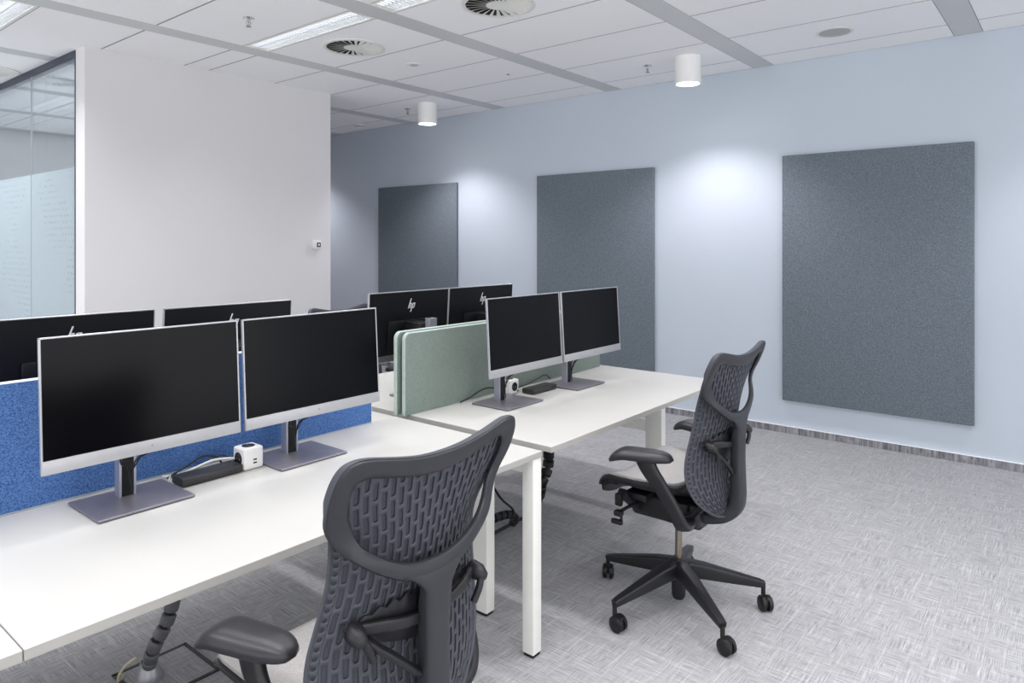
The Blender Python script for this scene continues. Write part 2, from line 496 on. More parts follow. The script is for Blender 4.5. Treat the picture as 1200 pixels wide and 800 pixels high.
MB().lathe([(.0001, -.0045), (.07, -.004), (.1, -.003)], n=40).build('grille', 'speaker_mesh', t)
t = thing('presence_sensor', 'small round ceiling sensor with a ring, right of the round air diffuser', 'sensor', (3.82, 4.12, CZ))
MB().lathe([(.06, 0), (.06, -.004), (.05, -.008), (.034, -.008), (.034, -.003)], n=32).build('rim', 'white_plastic', t)
MB().lathe([(.0001, -.014), (.018, -.012), (.027, -.006), (.028, -.002), (.034, -.002)], n=24).build('lens', 'speaker_mesh', t)
t = thing('smoke_detector', 'small white smoke detector on the ceiling above the farthest wall panel', 'smoke detector', (5.35, 6.72, CZ))
MB().lathe([(.0001, 0), (.055, 0), (.055, -.012), (.045, -.018)], n=28).build('mount', 'white_plastic', t)
MB().lathe([(.05, -.016), (.048, -.03), (.03, -.044), (.0001, -.046)], n=28).build('detector_head', 'white_plastic', t)
MB().lathe([(.0495, -.020), (.0502, -.022), (.0495, -.026)], n=28).build('vent_ring', 'dark_void', t)
t = thing('pin_sensor', 'tiny dark pinhole sensor on the ceiling tile between the two downlights', 'sensor', (4.55, 3.75, CZ))
MB().lathe([(.0001, -.004), (.012, -.004), (.016, 0)], n=16).build('button', 'grey_steel', t)
MB().lathe([(.0001, -.006), (.005, -.005), (.006, -.004)], n=12).build('pin', 'dark_void', t)

# glass partition
GX = BX
ga, gb = BY + .17, 9.6
m = MB()
m.span((GX - .005, ga, CZ - .05), (GX + .06, gb, CZ), .002)
m.span((GX - .005, ga, 0), (GX + .06, ga + .012, CZ - .05), .002)
m.span((GX - .005, ga, 0), (GX + .06, gb, .06), .002)
m.span((GX - .005, gb, 0), (GX + .06, gb + .05, CZ), .002)
f = struct(m.build('window_1', 'dark_steel', smooth=False))
joint = 6.71
for j, (a, b) in enumerate(((ga + .012, joint - .003), (joint + .003, 8.2), (8.206, gb))):
    MB().span((GX + .004, a, .06), (GX + .010, b, CZ - .05)).build('pane', 'pane_glass', f, smooth=False)
    MB().span((GX + .056, a, .06), (GX + .060, b, CZ - .05)).build('inner_pane', 'pane_glass', f, smooth=False)
m = MB(); m.span((GX + .0, joint - .0015, .06), (GX + .010, joint + .0015, CZ - .05)); m.build('pane_joint', 'speaker_mesh', f, smooth=False)
m = MB(); m.faces([(GX + .003, ga + .013, .07), (GX + .003, gb, .07), (GX + .003, gb, 2.055), (GX + .003, ga + .013, 2.055)], [(0, 1, 2, 3)])
m.build('frosted_film', 'frosted_film', f, smooth=False)
# added fill lamp without a fixture, brightens the meeting room behind the glass
ld = bpy.data.lights.new('meeting_room_fill', 'AREA'); ld.shape = 'RECTANGLE'; ld.size = 1.2; ld.size_y = 2.4; ld.energy = 62; ld.spread = R(150); ld.color = (1, 1, 1)
lo = bpy.data.objects.new('meeting_room_fill', ld); COL.objects.link(lo); lo.location = (3.0, 7.6, CZ - .02)

# acoustic wall panels
def panel(y0, y1, z0, z1, label):
    p = thing('acoustic_panel', label, 'wall panel', (WX, (y0 + y1) / 2, z0), 0, 'grey felt acoustic wall panels')
    w = (y1 - y0) / 2; h = z1 - z0
    MB().span((-.042, -w, 0), (-.008, w, h), .006, 3).build('felt_cover', 'felt_grey', p)
    MB().span((-.010, -w + .03, .03), (-.0005, w - .03, h - .03)).build('backing', 'grey_steel', p, smooth=False)
panel(.566, 1.832, .263, 2.180, 'large dark grey felt wall panel at the right, nearest the camera')
panel(2.955, 4.251, .263, 2.168, 'grey felt wall panel in the middle, partly behind the right pair of monitors')
panel(5.369, 6.684, .263, 2.166, 'grey felt wall panel farthest away, beside the corner of the white wall')

# room thermostat
t = thing('room_thermostat', 'small white square thermostat with dark screen on the white wall', 'thermostat', (3.925, BY, 1.482))
MB().span((-.045, -.022, -.042), (.045, 0, .042), .004, 2).build('body', 'white_plastic', t)
MB().span((-.004, -.024, -.024), (.038, -.021, .018), .001, 1).build('display', 'dock_grey', t)
MB().span((.008, -.0255, -.012), (.026, -.0235, .006), .001, 1).build('button', 'white_plastic', t)

# ------------------------------------------------------------------ desks
DT = .74; TH = .023
YF, YM, YB = 1.525, 2.337, 3.155
def desk(x0, x1, y0, y1, label, legs, bars=(), group='white bench desks'):
    t = thing('desk', label, 'desk', ((x0 + x1) / 2, (y0 + y1) / 2, 0), 0, group)
    ox, oy = (x0 + x1) / 2, (y0 + y1) / 2
    g = .001
    o = MB().span((x0 + g - ox, y0 - oy, DT - TH), (x1 - g - ox, y1 - g - oy, DT), .0015, 1).build('desktop', ['laminate', 'laminate_edge'], t, smooth=False)
    for p in o.data.polygons:
        if abs(p.normal.z) < .5: p.material_index = 1
    for (lx0, lx1, ly0, ly1) in legs:
        l = MB().span((lx0 - ox, ly0 - oy, .012), (lx1 - ox, ly1 - oy, DT - TH - .001), .003, 2).build('leg', 'white_steel', t)
        MB().span((lx0 + .004 - ox, ly0 + .004 - oy, 0), (lx1 - .004 - ox, ly1 - .004 - oy, .012), .001, 1).build('foot', 'foot_rubber', l)
    for (a, b) in bars:
        MB().span((a[0] - ox, a[1] - oy, a[2]), (b[0] - ox, b[1] - oy, b[2]), .002, 1).build('rail', 'white_steel', t)
    # rail under the top
    MB().span((x0 + .12 - ox, y0 + .33 - oy, DT - TH - .041), (x1 - .12 - ox, y0 + .37 - oy, DT - TH - .001), .002, 1).build('rail', 'white_steel', t)
    return t
XA, XB, XC = -1.175, .435, 2.045
XD, XE = 2.103, 3.715
lw = .05
desk(XB, XC, YF, YM, 'white desk under the left pair of front monitors, with a chair pulled out in front', [(XC - lw, XC, YF + .003, YF + .003 + lw)],
     [((XC - .045, YF + .055, .66), (XC - .005, YM - .05, .715))])
desk(XA, XB, YF, YM, 'white desk cut by the left edge of the photo', [(XB - .36, XB - .31, 1.85, 1.96)])
desk(XB, XC, YM, YB, 'white desk behind the blue screen, under the two rear monitors on the left', [(XC - lw, XC, YB - .003 - lw, YB - .003)])
desk(XA, XB, YM, YB, 'white desk behind the blue screen at the left edge, hidden by its screen', [(XB - .36, XB - .31, 2.72, 2.83)])
desk(XD, XE, YF, YM, 'white desk under the right pair of front monitors', [(XD, XD + .05, 1.845, 1.955), (XE - .055, XE - .005, 1.875, 1.98)],
     [((XE - .055, 1.98, .40), (XE - .02, YM, .465)), ((XD, 1.955, .40), (XD + .035, YM, .465))])
desk(XD, XE, YM, YB, 'white desk behind the green screens, under the two rear monitors', [(XD, XD + .05, 2.71, 2.82), (XE - .055, XE - .005, 2.70, 2.80)],
     [((XE - .055, YM, .40), (XE - .02, 2.70, .465)), ((XD, YM, .40), (XD + .035, 2.71, .465))])

# desk screens
def screen(x0, x1, yc, th, z0, z1, rad, felt, trim, label, name='desk_screen'):
    t = thing(name, label, 'desk screen', ((x0 + x1) / 2, yc, z0))
    w = (x1 - x0) / 2; h = z1 - z0
    def outline(ins):
        pts = [(-w + ins, 0 + ins), (w - ins, 0 + ins)]
        for cx, cz, a0 in ((w - rad, h - rad, 0), (-w + rad, h - rad, 90)):
            for k in range(9):
                a = R(a0 + 90 * k / 8); pts.append((cx + (rad - ins) * math.cos(a), cz + (rad - ins) * math.sin(a)))
        return pts
    b = th / 2
    o1, o2 = outline(0), outline(.003)
    m = MB(); m.rings([[(x, -b - .001, z) for x, z in outline(.0045)], [(x, -b + .002, z) for x, z in o2], [(x, b - .002, z) for x, z in o2], [(x, b + .001, z) for x, z in outline(.0045)]])
    m.build('felt_board', felt, t)
    m = MB(); m.rings([[(x, -b, z) for x, z in outline(.003)], [(x, -b + .003, z) for x, z in o1], [(x, b - .003, z) for x, z in o1], [(x, b, z) for x, z in outline(.003)]])
    m.build('edge_trim', trim, t)
    return t
screen(-.55, 1.909, YM - .012, .022, DT + .0005, 1.108, .004, 'felt_blue', 'blue_trim', 'blue felt screen along the middle of the left desks behind two monitors')
s1 = screen(2.068, 3.66, 2.298, .020, DT + .0005, 1.102, .032, 'felt_green', 'green_trim', 'front one of the paired sage green felt screens, facing the camera')
s2 = screen(2.056, 3.66, 2.338, .020, DT + .0005, 1.106, .032, 'felt_green', 'green_trim', 'rear one of the paired sage green felt screens, peeking out behind the other')
for s in (s1, s2): s['group'] = 'paired green desk screens'
for sx in (-.6, 0, .6):
    MB().box((sx, -.008, .01), (.03, .012, .02), .002).build('bracket', 'grey_steel', s2)

# ------------------------------------------------------------------ monitors
def make_monitor():
    """screen centre at x=0, glass facing -y, stand base centre at y=+.075"""
    t = thing('monitor', '', 'monitor')
    W, H = .539, .348; tilt = R(3.4); z0 = .166; y0 = -.03
    M = Matrix.Translation((0, y0, z0)) @ Matrix.Rotation(-tilt, 4, 'X')
    def fix(o): o.data.transform(M); return o
    fr = MB(); e = .0045; th = .011; chin = .036
    # silver rim as a frame (four bars) + chin
    fr.span((-W / 2, 0, 0), (-W / 2 + e, th, H), .001, 1); fr.span((W / 2 - e, 0, 0), (W / 2, th, H), .001, 1)
    fr.span((-W / 2, 0, H - e), (W / 2, th, H), .001, 1); fr.span((-W / 2, .001, 0), (W / 2, th, e), .001, 1)
    fix(fr.build('frame', 'silver', t, smooth=False))
    fix(MB().span((-W / 2 + .0008, -.002, 0.0005), (W / 2 - .0008, .012, chin), .0018, 2).build('chin', 'silver_chin', t))
    fix(MB().span((-W / 2 + e, .0015, chin), (W / 2 - e, .01, H - e), 0).build('screen', 'screen_black', t, smooth=False))
    b = MB(); b.span((-W / 2 + e, .0105, e), (W / 2 - e, th + .001, H - e), 0)
    b.span((-.15, th - .002, .05), (.15, th + .012, .205), .008, 2)
    fix(b.build('back_cover', 'back_black', t, smooth=True))
    # four slanted strokes badge on the back and a tiny one on the chin
    def badge(s, y, zc, flip, nm, mat):
        mm = MB(); sl = .36
        def bar(x, a, c, wd=.006):
            q = [(x + sl * a, a), (x + sl * a + wd, a), (x + sl * c + wd, c), (x + sl * c, c)]
            v = [(flip * p[0] * s, y, zc + p[1] * s) for p in q] + [(flip * p[0] * s, y + (.0015 if flip < 0 else -.001), zc + p[1] * s) for p in q]
            mm.faces(v, [(0, 1, 2, 3), (7, 6, 5, 4), (0, 4, 5, 1), (1, 5, 6, 2), (2, 6, 7, 3), (3, 7, 4, 0)])
        bar(-.0235, 0, .058); bar(-.0095, 0, .030); bar(.003, -.022, .030); bar(.018, .0, .030)
        # short joins at the tops of h and p
        for xa in (-.0235, .003):
            q = [(xa + sl * .030 + .006, .026), (xa + .014 + sl * .030 + .002, .026), (xa + .014 + sl * .030 + .004, .031), (xa + sl * .030 + .006, .031)]
            v = [(flip * p[0] * s, y, zc + p[1] * s) for p in q] + [(flip * p[0] * s, y + (.0015 if flip < 0 else -.001), zc + p[1] * s) for p in q]
            mm.faces(v, [(0, 1, 2, 3), (7, 6, 5, 4), (0, 4, 5, 1), (1, 5, 6, 2), (2, 6, 7, 3), (3, 7, 4, 0)])
        q = [(.003 + .006, 0.0), (.018, 0.0), (.018, .005), (.003 + .006, .005)]
        v = [(flip * p[0] * s, y, zc + p[1] * s) for p in q] + [(flip * p[0] * s, y + (.0015 if flip < 0 else -.001), zc + p[1] * s) for p in q]
        mm.faces(v, [(0, 1, 2, 3), (7, 6, 5, 4), (0, 4, 5, 1), (1, 5, 6, 2), (2, 6, 7, 3), (3, 7, 4, 0)])
        fix(mm.build(nm, mat, t, smooth=False))
    badge(.85, th + .001, H - .088, -1, 'badge', 'badge_metal')
    badge(.12, -.0022, .018, 1, 'small_badge', 'chrome')
    # stand
    p = MB(); pw, pd = .0235, .018; yc = .144
    for sx in (-1, 1): p.span((sx * pw - .0065 * (sx > 0) - 0, yc - pd, .006), (sx * pw + .0065 * (sx < 0), yc + pd, .385), .001, 1)
    p.span((-pw + .001, yc - pd + .016, .006), (pw - .001, yc + pd, .385), .001, 1)
    p.build('stand_post', 'steel_post', t, smooth=False)
    MB().span((-pw + .0065, yc - pd + .004, .008), (pw - .0065, yc - pd + .016, .24)).build('cable_channel', 'black_plastic', t, smooth=False)
    MB().span((-.05, -.005, .26), (.05, yc - pd + .001, .36), .004, 2).build('hinge_block', 'black_plastic', t)
    b = MB(); b.span((-.1325, -.035 + .02, .002), (.1325, .185 + .02, .0085), .0012, 1)
    b.build('stand_base', 'brushed_base', t)
    MB().span((-.129, -.031 + .02, 0), (.129, .181 + .02, .0022)).build('base_pad', 'foot_rubber', t, smooth=False)
    return t
mon = make_monitor()
# local offsets: stand base spans y -.015..+.205, screen bottom edge at y=-.03 -> world base y 2.045..2.265
spots = [((.887, 2.06), 0, 'leftmost front monitor with a black screen, standing before the blue felt screen'),
         ((1.442, 2.06), 0, 'front monitor with a black screen, right one of the pair before the blue felt screen'),
         ((2.552, 2.01), 0, 'front monitor with a black screen, left one of the pair before the green screens'),
         ((3.110, 2.01), 0, 'front monitor with a black screen nearest the blue wall'),
         ((.895, 2.64), PI, 'black monitor back beyond the blue screen, cut by the left edge of the photo'),
         ((1.461, 2.63), PI, 'full black monitor back beyond the blue screen, behind the two leftmost ones'),
         ((2.430, 2.64), PI, 'black monitor back with chrome badge seen above the left end of the green screens'),
         ((2.975, 2.64), PI, 'black monitor back with chrome badge partly hidden by the right pair of front monitors')]
for i, (p, a, lab) in enumerate(spots):
    z = DT + .0005
    if i == 0: mon.location = (p[0], p[1], z); mon['label'] = lab; mon['group'] = 'desk monitors'
    else: dup(mon, (p[0], p[1], z), a, lab, 'desk monitors')

# monitor cables hanging at the posts
def cable(name, pts, r, mat, label, cat='cable', group=None, k=6, n=8):
    o = MB().tube(smoothpath(pts, k), r, n).build(name, mat)
    return tag(o, label, cat, group)
def mon_cables(cx, cy, where):
    z = DT
    t = thing('cable_bundle', 'black cables looping off the stand post of the ' + where, 'cable', (cx, cy, z), 0, 'monitor cables')
    MB().tube(smoothpath([(-.045, .06, .205), (-.042, .075, .15), (-.03, .095, .115), (-.008, .108, .10), (0, .113, .06), (.004, .113, .02)]), .0028, 6).build('video_cable', 'cable_black', t)
    MB().tube(smoothpath([(.085, .04, .215), (.075, .06, .175), (.045, .09, .135), (.015, .108, .115), (.004, .113, .07)]), .0028, 6).build('power_cable', 'cable_black', t)
    MB().tube(smoothpath([(.045, .05, .21), (.038, .08, .16), (.022, .10, .12), (.008, .11, .09)]), .0022, 6).build('data_cable', 'cable_black', t)
    MB().box((-.044, .070, .165), (.010, .009, .03), .002, 2, Matrix.Rotation(R(25), 3, 'Y')).build('plug', 'black_plastic', t)
    return t
for cx, cy, wh in ((.887, 2.06, 'leftmost front monitor'), (1.442, 2.06, 'monitor right of the left power cube'),
                   (2.552, 2.01, 'monitor at the front green screen'), (3.110, 2.01, 'monitor nearest the blue wall')):
    mon_cables(cx, cy, wh)

# power cubes
def make_cube():
    t = thing('power_cube', '', 'power socket cube')
    s = .036
    MB().box((0, 0, s), (2 * s, 2 * s, 2 * s), .008, 3).build('body', 'white_plastic', t)
    for nm, M in (('socket', Matrix.Translation((-s, 0, s)) @ Matrix.Rotation(R(-90), 4, 'Y')),
                  ('socket', Matrix.Translation((0, 0, 2 * s))),
                  ('socket', Matrix.Translation((s, 0, s)) @ Matrix.Rotation(R(90), 4, 'Y'))):
        m = MB(); m.lathe([(.0001, .0005), (.018, .0005), (.0195, .0014), (.0215, .0010), (.0215, -.002)], n=28)
        o = m.build(nm, 'socket_black', t); o.data.transform(M)
        for k in (-1, 1):
            q = MB(); q.lathe([(.0001, .0012), (.0024, .0012), (.0028, .0004)], n=10, c=(0, k * .0085, 0)); o2 = q.build('pin_hole', 'grey_steel', o); o2.data.transform(M)
    return t
def usb_face(t):
    for zz in (.021, .032):
        MB().box((.004, -.0361, zz), (.013, .0012, .005), .0004, 1).build('usb_port', 'socket_black', t)
cu = make_cube(); usb_face(cu)
cu.location = (1.269, 2.182, DT + .0005); cu.rotation_euler = (0, 0, 0); cu['group'] = 'white power cubes'
cu['label'] = 'white power cube with two USB ports between the left front monitors'
c2 = dup(cu, (2.725, 2.240, DT + .0005), R(90), 'white power cube showing a round black socket behind the third monitor stand')
# docks
def make_dock():
    t = thing('docking_station', '', 'docking station')
    MB().span((-.1, -.037, .002), (.1, .037, .026), .0035, 2).build('body', 'dock_grey', t)
    MB().span((-.095, -.033, 0), (.095, .033, .0022)).build('base_pad', 'foot_rubber', t, smooth=False)
    for x in (.05, .068): MB().span((x, -.0375, .011), (x + .009, -.0368, .015)).build('port', 'socket_black', t, smooth=False)
    MB().span((-.06, -.0375, .012), (-.045, -.0368, .0145)).build('port', 'socket_black', t, smooth=False)
    return t
dk = make_dock(); dk.location = (1.130, 2.183, DT + .0005); dk['group'] = 'docking stations'
dk['label'] = 'flat dark grey docking station left of the USB power cube on the left desk'
dup(dk, (2.862, 2.150, DT + .0005), 0, 'flat dark grey docking station between the right pair of front monitors')

# loose cables behind the dock and the cube
z = DT
cable('extension_lead', [(1.25, 2.20, z + .03), (1.215, 2.215, z + .035), (1.17, 2.235, z + .035), (1.11, 2.25, z + .018), (1.08, 2.262, z + .009), (1.05, 2.275, z + .006), (1.035, 2.29, z + .006)], .0042, 'cable_white', 'thick white power cord running from the left power cube behind the docking station')
cable('dock_cable', [(1.20, 2.222, z + .015), (1.19, 2.24, z + .04), (1.15, 2.255, z + .05), (1.10, 2.26, z + .03), (1.06, 2.250, z + .02), (1.035, 2.262, z + .005)], .0032, 'cable_black', 'black cable arching behind the left docking station beside the white cord', group='dock cables')
cable('dock_cable', [(1.235, 2.17, z + .006), (1.23, 2.21, z + .03), (1.20, 2.235, z + .045), (1.16, 2.245, z + .03), (1.12, 2.27, z + .01), (1.16, 2.295, z + .006)], .0026, 'cable_black', 'thin black cable looping between the left docking station and power cube', group='dock cables')
cable('dock_cable', [(2.74, 2.195, z + .012), (2.78, 2.225, z + .02), (2.88, 2.245, z + .02), (2.98, 2.25, z + .035), (3.06, 2.26, z + .04), (3.12, 2.27, z + .01)], .0035, 'cable_black', 'black cable along the green screen behind the right docking station', group='dock cables')
cable('dock_cable', [(2.40, 2.27, z + .006), (2.46, 2.262, z + .02), (2.52, 2.25, z + .045), (2.58, 2.24, z + .05), (2.645, 2.23, z + .03)], .0035, 'cable_black', 'black cable along the green screen left of the third monitor stand', group='dock cables')
for i, (x, y, rz, lab) in enumerate(((1.035, 2.235, 20, 'white cable clip at the left end of the left docking station'), (1.065, 2.242, -15, 'white cable clip standing behind the left docking station'), (1.095, 2.238, 35, 'white cable clip lying nearest the middle behind the left docking station'))):
    m = MB(); m.box((0, 0, .004), (.026, .006, .008), .002, 1); m.tube([(-.008, 0, .007), (-.004, 0, .016), (0, 0, .02)], .0022, 6)
    o = m.build('cable_clip', 'white_plastic'); o.location = (x, y, DT + .0005); o.rotation_euler = (0, 0, R(rz)); tag(o, lab, 'cable clip', 'white cable clips')

# cable spines under the desks
def spine(name, pts, mat, label, w=.024, foot=True):
    t = thing(name, label, 'cable spine', pts[-1][:2] + (0,), 0, 'cable spines under the desks')
    ox, oy = pts[-1][0], pts[-1][1]
    P = smoothpath(pts, 12); P = [(p[0] - ox, p[1] - oy, p[2]) for p in P]
    # resample by length into vertebrae
    L = [0]
    for a, b in zip(P, P[1:]): L.append(L[-1] + (Vector(b) - Vector(a)).length)
    n = int(L[-1] / .045)
    def at(s):
        s = min(max(s, 0), L[-1])
        for i in range(len(L) - 1):
            if L[i + 1] >= s:
                u = (s - L[i]) / max(L[i + 1] - L[i], 1e-9); return Vector(P[i]).lerp(Vector(P[i + 1]), u)
        return Vector(P[-1])
    for i in range(n):
        s0 = i * L[-1] / n; s1 = s0 + .037
        MB().tube([at(s0), at(s0 + .004), at(s1 - .004), at(s1)], [w * .86, w, w, w * .86], 14).build('vertebra', mat, t)
    m = MB(); m.tube(P, w * .55, 8); m.build('core_cables', 'cable_black', t)
    return t, ox, oy
t, ox, oy = spine('cable_spine', [(1.13, 2.36, .714), (1.125, 2.37, .5), (1.118, 2.385, .32), (1.10, 2.40, .22), (1.068, 2.43, .13), (1.078, 2.49, .035)], 'spine_grey', 'grey segmented cable spine dropping from the left desk to the floor box')
MB().lathe([(.0001, .002), (.042, .002), (.042, .014), (.034, .03), (.026, .06), (.024, .06), (.024, .01)], n=28, c=(0, 0, 0)).build('floor_socket', 'spine_socket', t)
t, _, _ = spine('cable_spine', [(3.01, 2.2, .714), (3.02, 2.21, .45), (3.03, 2.22, .30), (2.985, 2.23, .22), (3.015, 2.27, .13), (2.97, 2.31, .05)], 'black_plastic', 'black cable spine hanging behind the front leg of the left desk', w=.03)
t, _, _ = spine('cable_spine', [(2.50, 2.23, .15), (2.60, 2.23, .15), (2.72, 2.24, .13), (2.80, 2.26, .08), (2.82, 2.30, .035)], 'black_plastic', 'black cable spine lying low just right of the wide white desk leg', w=.022)
cable('floor_cable', [(2.45, 2.2, .45), (2.55, 2.2, .33), (2.63, 2.21, .24), (2.75, 2.24, .15), (2.82, 2.28, .08)], .006, 'cable_black', 'black cable slanting down to the cable spine right of the wide white desk leg', group='floor cables')
cable('floor_cable', [(2.95, 2.33, .02), (2.85, 2.33, .018), (2.75, 2.335, .012), (2.62, 2.33, .01)], .009, 'cable_black', 'thick black cable lying on the carpet under the right desk', group='floor cables')
cable('floor_cable', [(1.03, 2.47, .10), (1.005, 2.49, .08), (.995, 2.52, .04), (1.0, 2.54, .008), (1.03, 2.56, .006)], .0045, 'cable_beige', 'beige cable loop beside the grey cable spine at the floor box', group='floor cables')
cable('hanging_cable', [(2.36, 2.0, .66), (2.35, 2.0, .60), (2.38, 2.02, .565), (2.43, 2.05, .57), (2.46, 2.08, .64)], .004, 'cable_black', 'thin black cable loop hanging under the desk beside the front leg')
t = thing('floor_box', 'square floor box with a dark frame and carpet lid under the left desk', 'floor box', (1.13, 2.47, 0))
m = MB()
for a, b in (((-.13, -.13), (.13, -.115)), ((-.13, .115), (.13, .13)), ((-.13, -.13), (-.115, .13)), ((.115, -.13), (.13, .13))): m.span((a[0], a[1], 0), (b[0], b[1], .004), .001, 1)
m.build('frame', 'black_plastic', t, smooth=False)
MB().span((-.114, -.114, 0), (.114, .114, .003)).build('lid', 'carpet', t, smooth=False)

# ------------------------------------------------------------------ task chair
def interp(tab, z):
    P = tab
    if z <= P[0][0]: return P[0][1]
    if z >= P[-1][0]: return P[-1][1]
    for i in range(len(P) - 1):
        if P[i][0] <= z <= P[i + 1][0]:
            p0 = P[max(i - 1, 0)][1]; p1 = P[i][1]; p2 = P[i + 1][1]; p3 = P[min(i + 2, len(P) - 1)][1]
            t = (z - P[i][0]) / (P[i + 1][0] - P[i][0])
            return .5 * (2 * p1 + (p2 - p0) * t + (2 * p0 - 5 * p1 + 4 * p2 - p3) * t * t + (3 * p1 - p0 - 3 * p2 + p3) * t ** 3)
TW = [(.425, .03), (.45, .105), (.48, .158), (.52, .203), (.57, .232), (.62, .241), (.68, .238), (.74, .224), (.80, .210), (.86, .206), (.92, .218), (.98, .241), (1.03, .252), (1.095, .252)]
TYE = [(.425, -.215), (.46, -.20), (.50, -.18), (.54, -.163), (.59, -.148), (.64, -.142), (.69, -.144), (.75, -.152), (.82, -.163), (.88, -.175), (.95, -.202), (1.03, -.236), (1.095, -.258)]
TYC = [(.425, -.218), (.50, -.215), (.58, -.205), (.66, -.203), (.75, -.213), (.85, -.232), (.95, -.248), (1.03, -.263), (1.095, -.278)]
TOPX = [(0, 1.065), (.04, 1.065), (.08, 1.069), (.14, 1.080), (.19, 1.090), (.22, 1.0915), (.243, 1.083), (.256, 1.06), (.26, 1.03)]
def mem_y(x, z):
    s = min(1, abs(x) / max(interp(TW, z), .02))
    ye, yc = interp(TYE, z), interp(TYC, z)
    return yc + (ye - yc) * s ** 2.2
def mem(s, z):
    x = s * interp(TW, z); return Vector((x, mem_y(x, z), z))
def build_chair():
    t = thing('office_chair', '', 'office chair')
    # --- back membrane with slots
    m = MB(); bm = m.bm
    cols = 22; S0 = .91; z0, ch = .430, .0485
    def ztop(x): return interp(TOPX, abs(x)) - .012
    def put(cell_pts, inner):
        n = len(cell_pts)
        def v(p):
            s, z = p; x = s * interp(TW, min(z, 1.09)); z = min(z, ztop(x)); return bm.verts.new(mem(s, z))
        a = [v(p) for p in cell_pts]; b = [v(p) for p in inner]
        for i in range(n):
            k = (i + 1) % n
            try: bm.faces.new((a[i], a[k], b[k], b[i]))
            except ValueError: pass
    cw = 2 * S0 / cols
    for c in range(cols):
        sa = -S0 + c * cw
        zz = z0 - (ch / 2 if c % 2 else 0)
        while zz < 1.09:
            smid = sa + cw / 2
            za, zb = zz, zz + ch
            zz += ch
            if za < .428: 
                if zb < .45: continue
            xm = smid * interp(TW, min((za + zb) / 2, 1.09))
            if za > ztop(xm) - .004: continue
            Wm = cw * interp(TW, (za + zb) / 2)      # metric cell width
            pts = []
            for i in range(2): pts.append((i / 2, 0))
            for i in range(8): pts.append((1, i / 8))
            for i in range(2): pts.append((1 - i / 2, 1))
            for i in range(8): pts.append((0, 1 - i / 8))
            rr = .27 * Wm; Lh = max(ch * .41 - rr, .001)
            inner = []
            for a, b in pts:
                px, py = (a - .5) * Wm, (b - .5) * ch
                q = min(max(py, -Lh), Lh); dx, dy = px, py - q
                dd = math.hypot(dx, dy) or 1
                ix, iy = dx / dd * rr, q + dy / dd * rr
                inner.append((sa + (ix / Wm + .5) * cw, za + (iy / ch + .5) * ch))
            put([(sa + a * cw, za + b * ch) for a, b in pts], inner)
    # perforated side rims
    for sg in (-1, 1):
        hz = .018; k = 0
        zz = .440
        while zz < 1.06:
            za, zb = zz, zz + hz; zz += hz
            s_in, s_out = S0, 1.0
            Wm = (s_out - s_in) * interp(TW, za)
            N = 12
            inner = []; outer = []
            bd = [(0, 0), (.33, 0), (.67, 0), (1, 0), (1, .33), (1, .67), (1, 1), (.67, 1), (.33, 1), (0, 1), (0, .67), (0, .33)]
            for a, b in bd:
                px, py = (a - .42) * Wm, (b - .5) * hz; dd = math.hypot(px, py)
                rad = min(.0042, Wm * .28)
                inner.append((sg * (s_in + (px / dd * rad / Wm + .42) * (s_out - s_in)), za + (py / dd * rad / hz + .5) * hz))
                outer.append((sg * (s_in + a * (s_out - s_in)), za + b * hz))
            put(outer, inner)
    bmesh.ops.remove_doubles(bm, verts=bm.verts, dist=2e-5)
    for f in bm.faces:
        f.normal_update()
        if f.normal.y > 0: f.normal_flip()
    o = m.build('backrest', 'chair_mesh', t, recalc=False, angle=50)
    so = o.modifiers.new('thickness', 'SOLIDIFY'); so.thickness = .0042; so.offset = -1
    # fabric layer in front
    m = MB(); rs = []
    for j in range(46):
        row = []
        for i in range(31):
            s = -1 + 2 * i / 30; z = .43 + (1.09 - .43) * j / 45
            x = s * interp(TW, min(z, 1.09)); z = min(z, ztop(x) - .002); p = mem(s * .992, z); row.append((p.x, p.y + .0052, p.z))
        rs.append(row)
    m.rings(rs, closed=False, cap=False)
    o = m.build('back_fabric', 'chair_fabric', t); so = o.modifiers.new('thickness', 'SOLIDIFY'); so.thickness = .002; so.offset = 0
    # edge bead of the membrane
    for sg in (-1, 1):
        pts = []
        for k in range(40):
            z = .432 + (1.0 - .432) * k / 39; p = mem(sg, z); pts.append((p.x, p.y - .001, p.z))
        MB().sweep(pts, [.0048] * 40, [.0038] * 40, (1, 0, 0), n=10, e=.7).build('edge_bead', 'chair_mesh', t)
    # --- frame loop
    outer = [(0, .803), (.045, .805), (.09, .818), (.135, .841), (.173, .866), (.205, .893), (.232, .926), (.251, .963), (.2605, 1.0), (.262, 1.035), (.2575, 1.062), (.244, 1.084), (.221, 1.0925), (.19, 1.091), (.14, 1.081), (.08, 1.070), (.03, 1.0655), (0, 1.065)]
    inner = [(0, .840), (.035, .841), (.077, .850), (.116, .867), (.152, .889), (.180, .914), (.195, .944), (.209, .972), (.2165, 1.0), (.218, 1.02), (.2145, 1.036), (.207, 1.046), (.19, 1.050), (.17, 1.047), (.125, 1.037), (.075, 1.027), (.03, 1.022), (0, 1.021)]
    def full(h): return h + [(-x, z) for x, z in reversed(h[1:-1])]
    def closedsmooth(pts, k=4):
        n = len(pts); out = []
        for i in range(n):
            p0, p1, p2, p3 = [np.array(pts[(i + d) % n], float) for d in (-1, 0, 1, 2)]
            for j in range(k):
                u = j / k
                out.append(.5 * (2 * p1 + (p2 - p0) * u + (2 * p0 - 5 * p1 + 4 * p2 - p3) * u * u + (3 * p1 - p0 - 3 * p2 + p3) * u ** 3))
        return out
    O, I = closedsmooth(full(outer)), closedsmooth(full(inner))
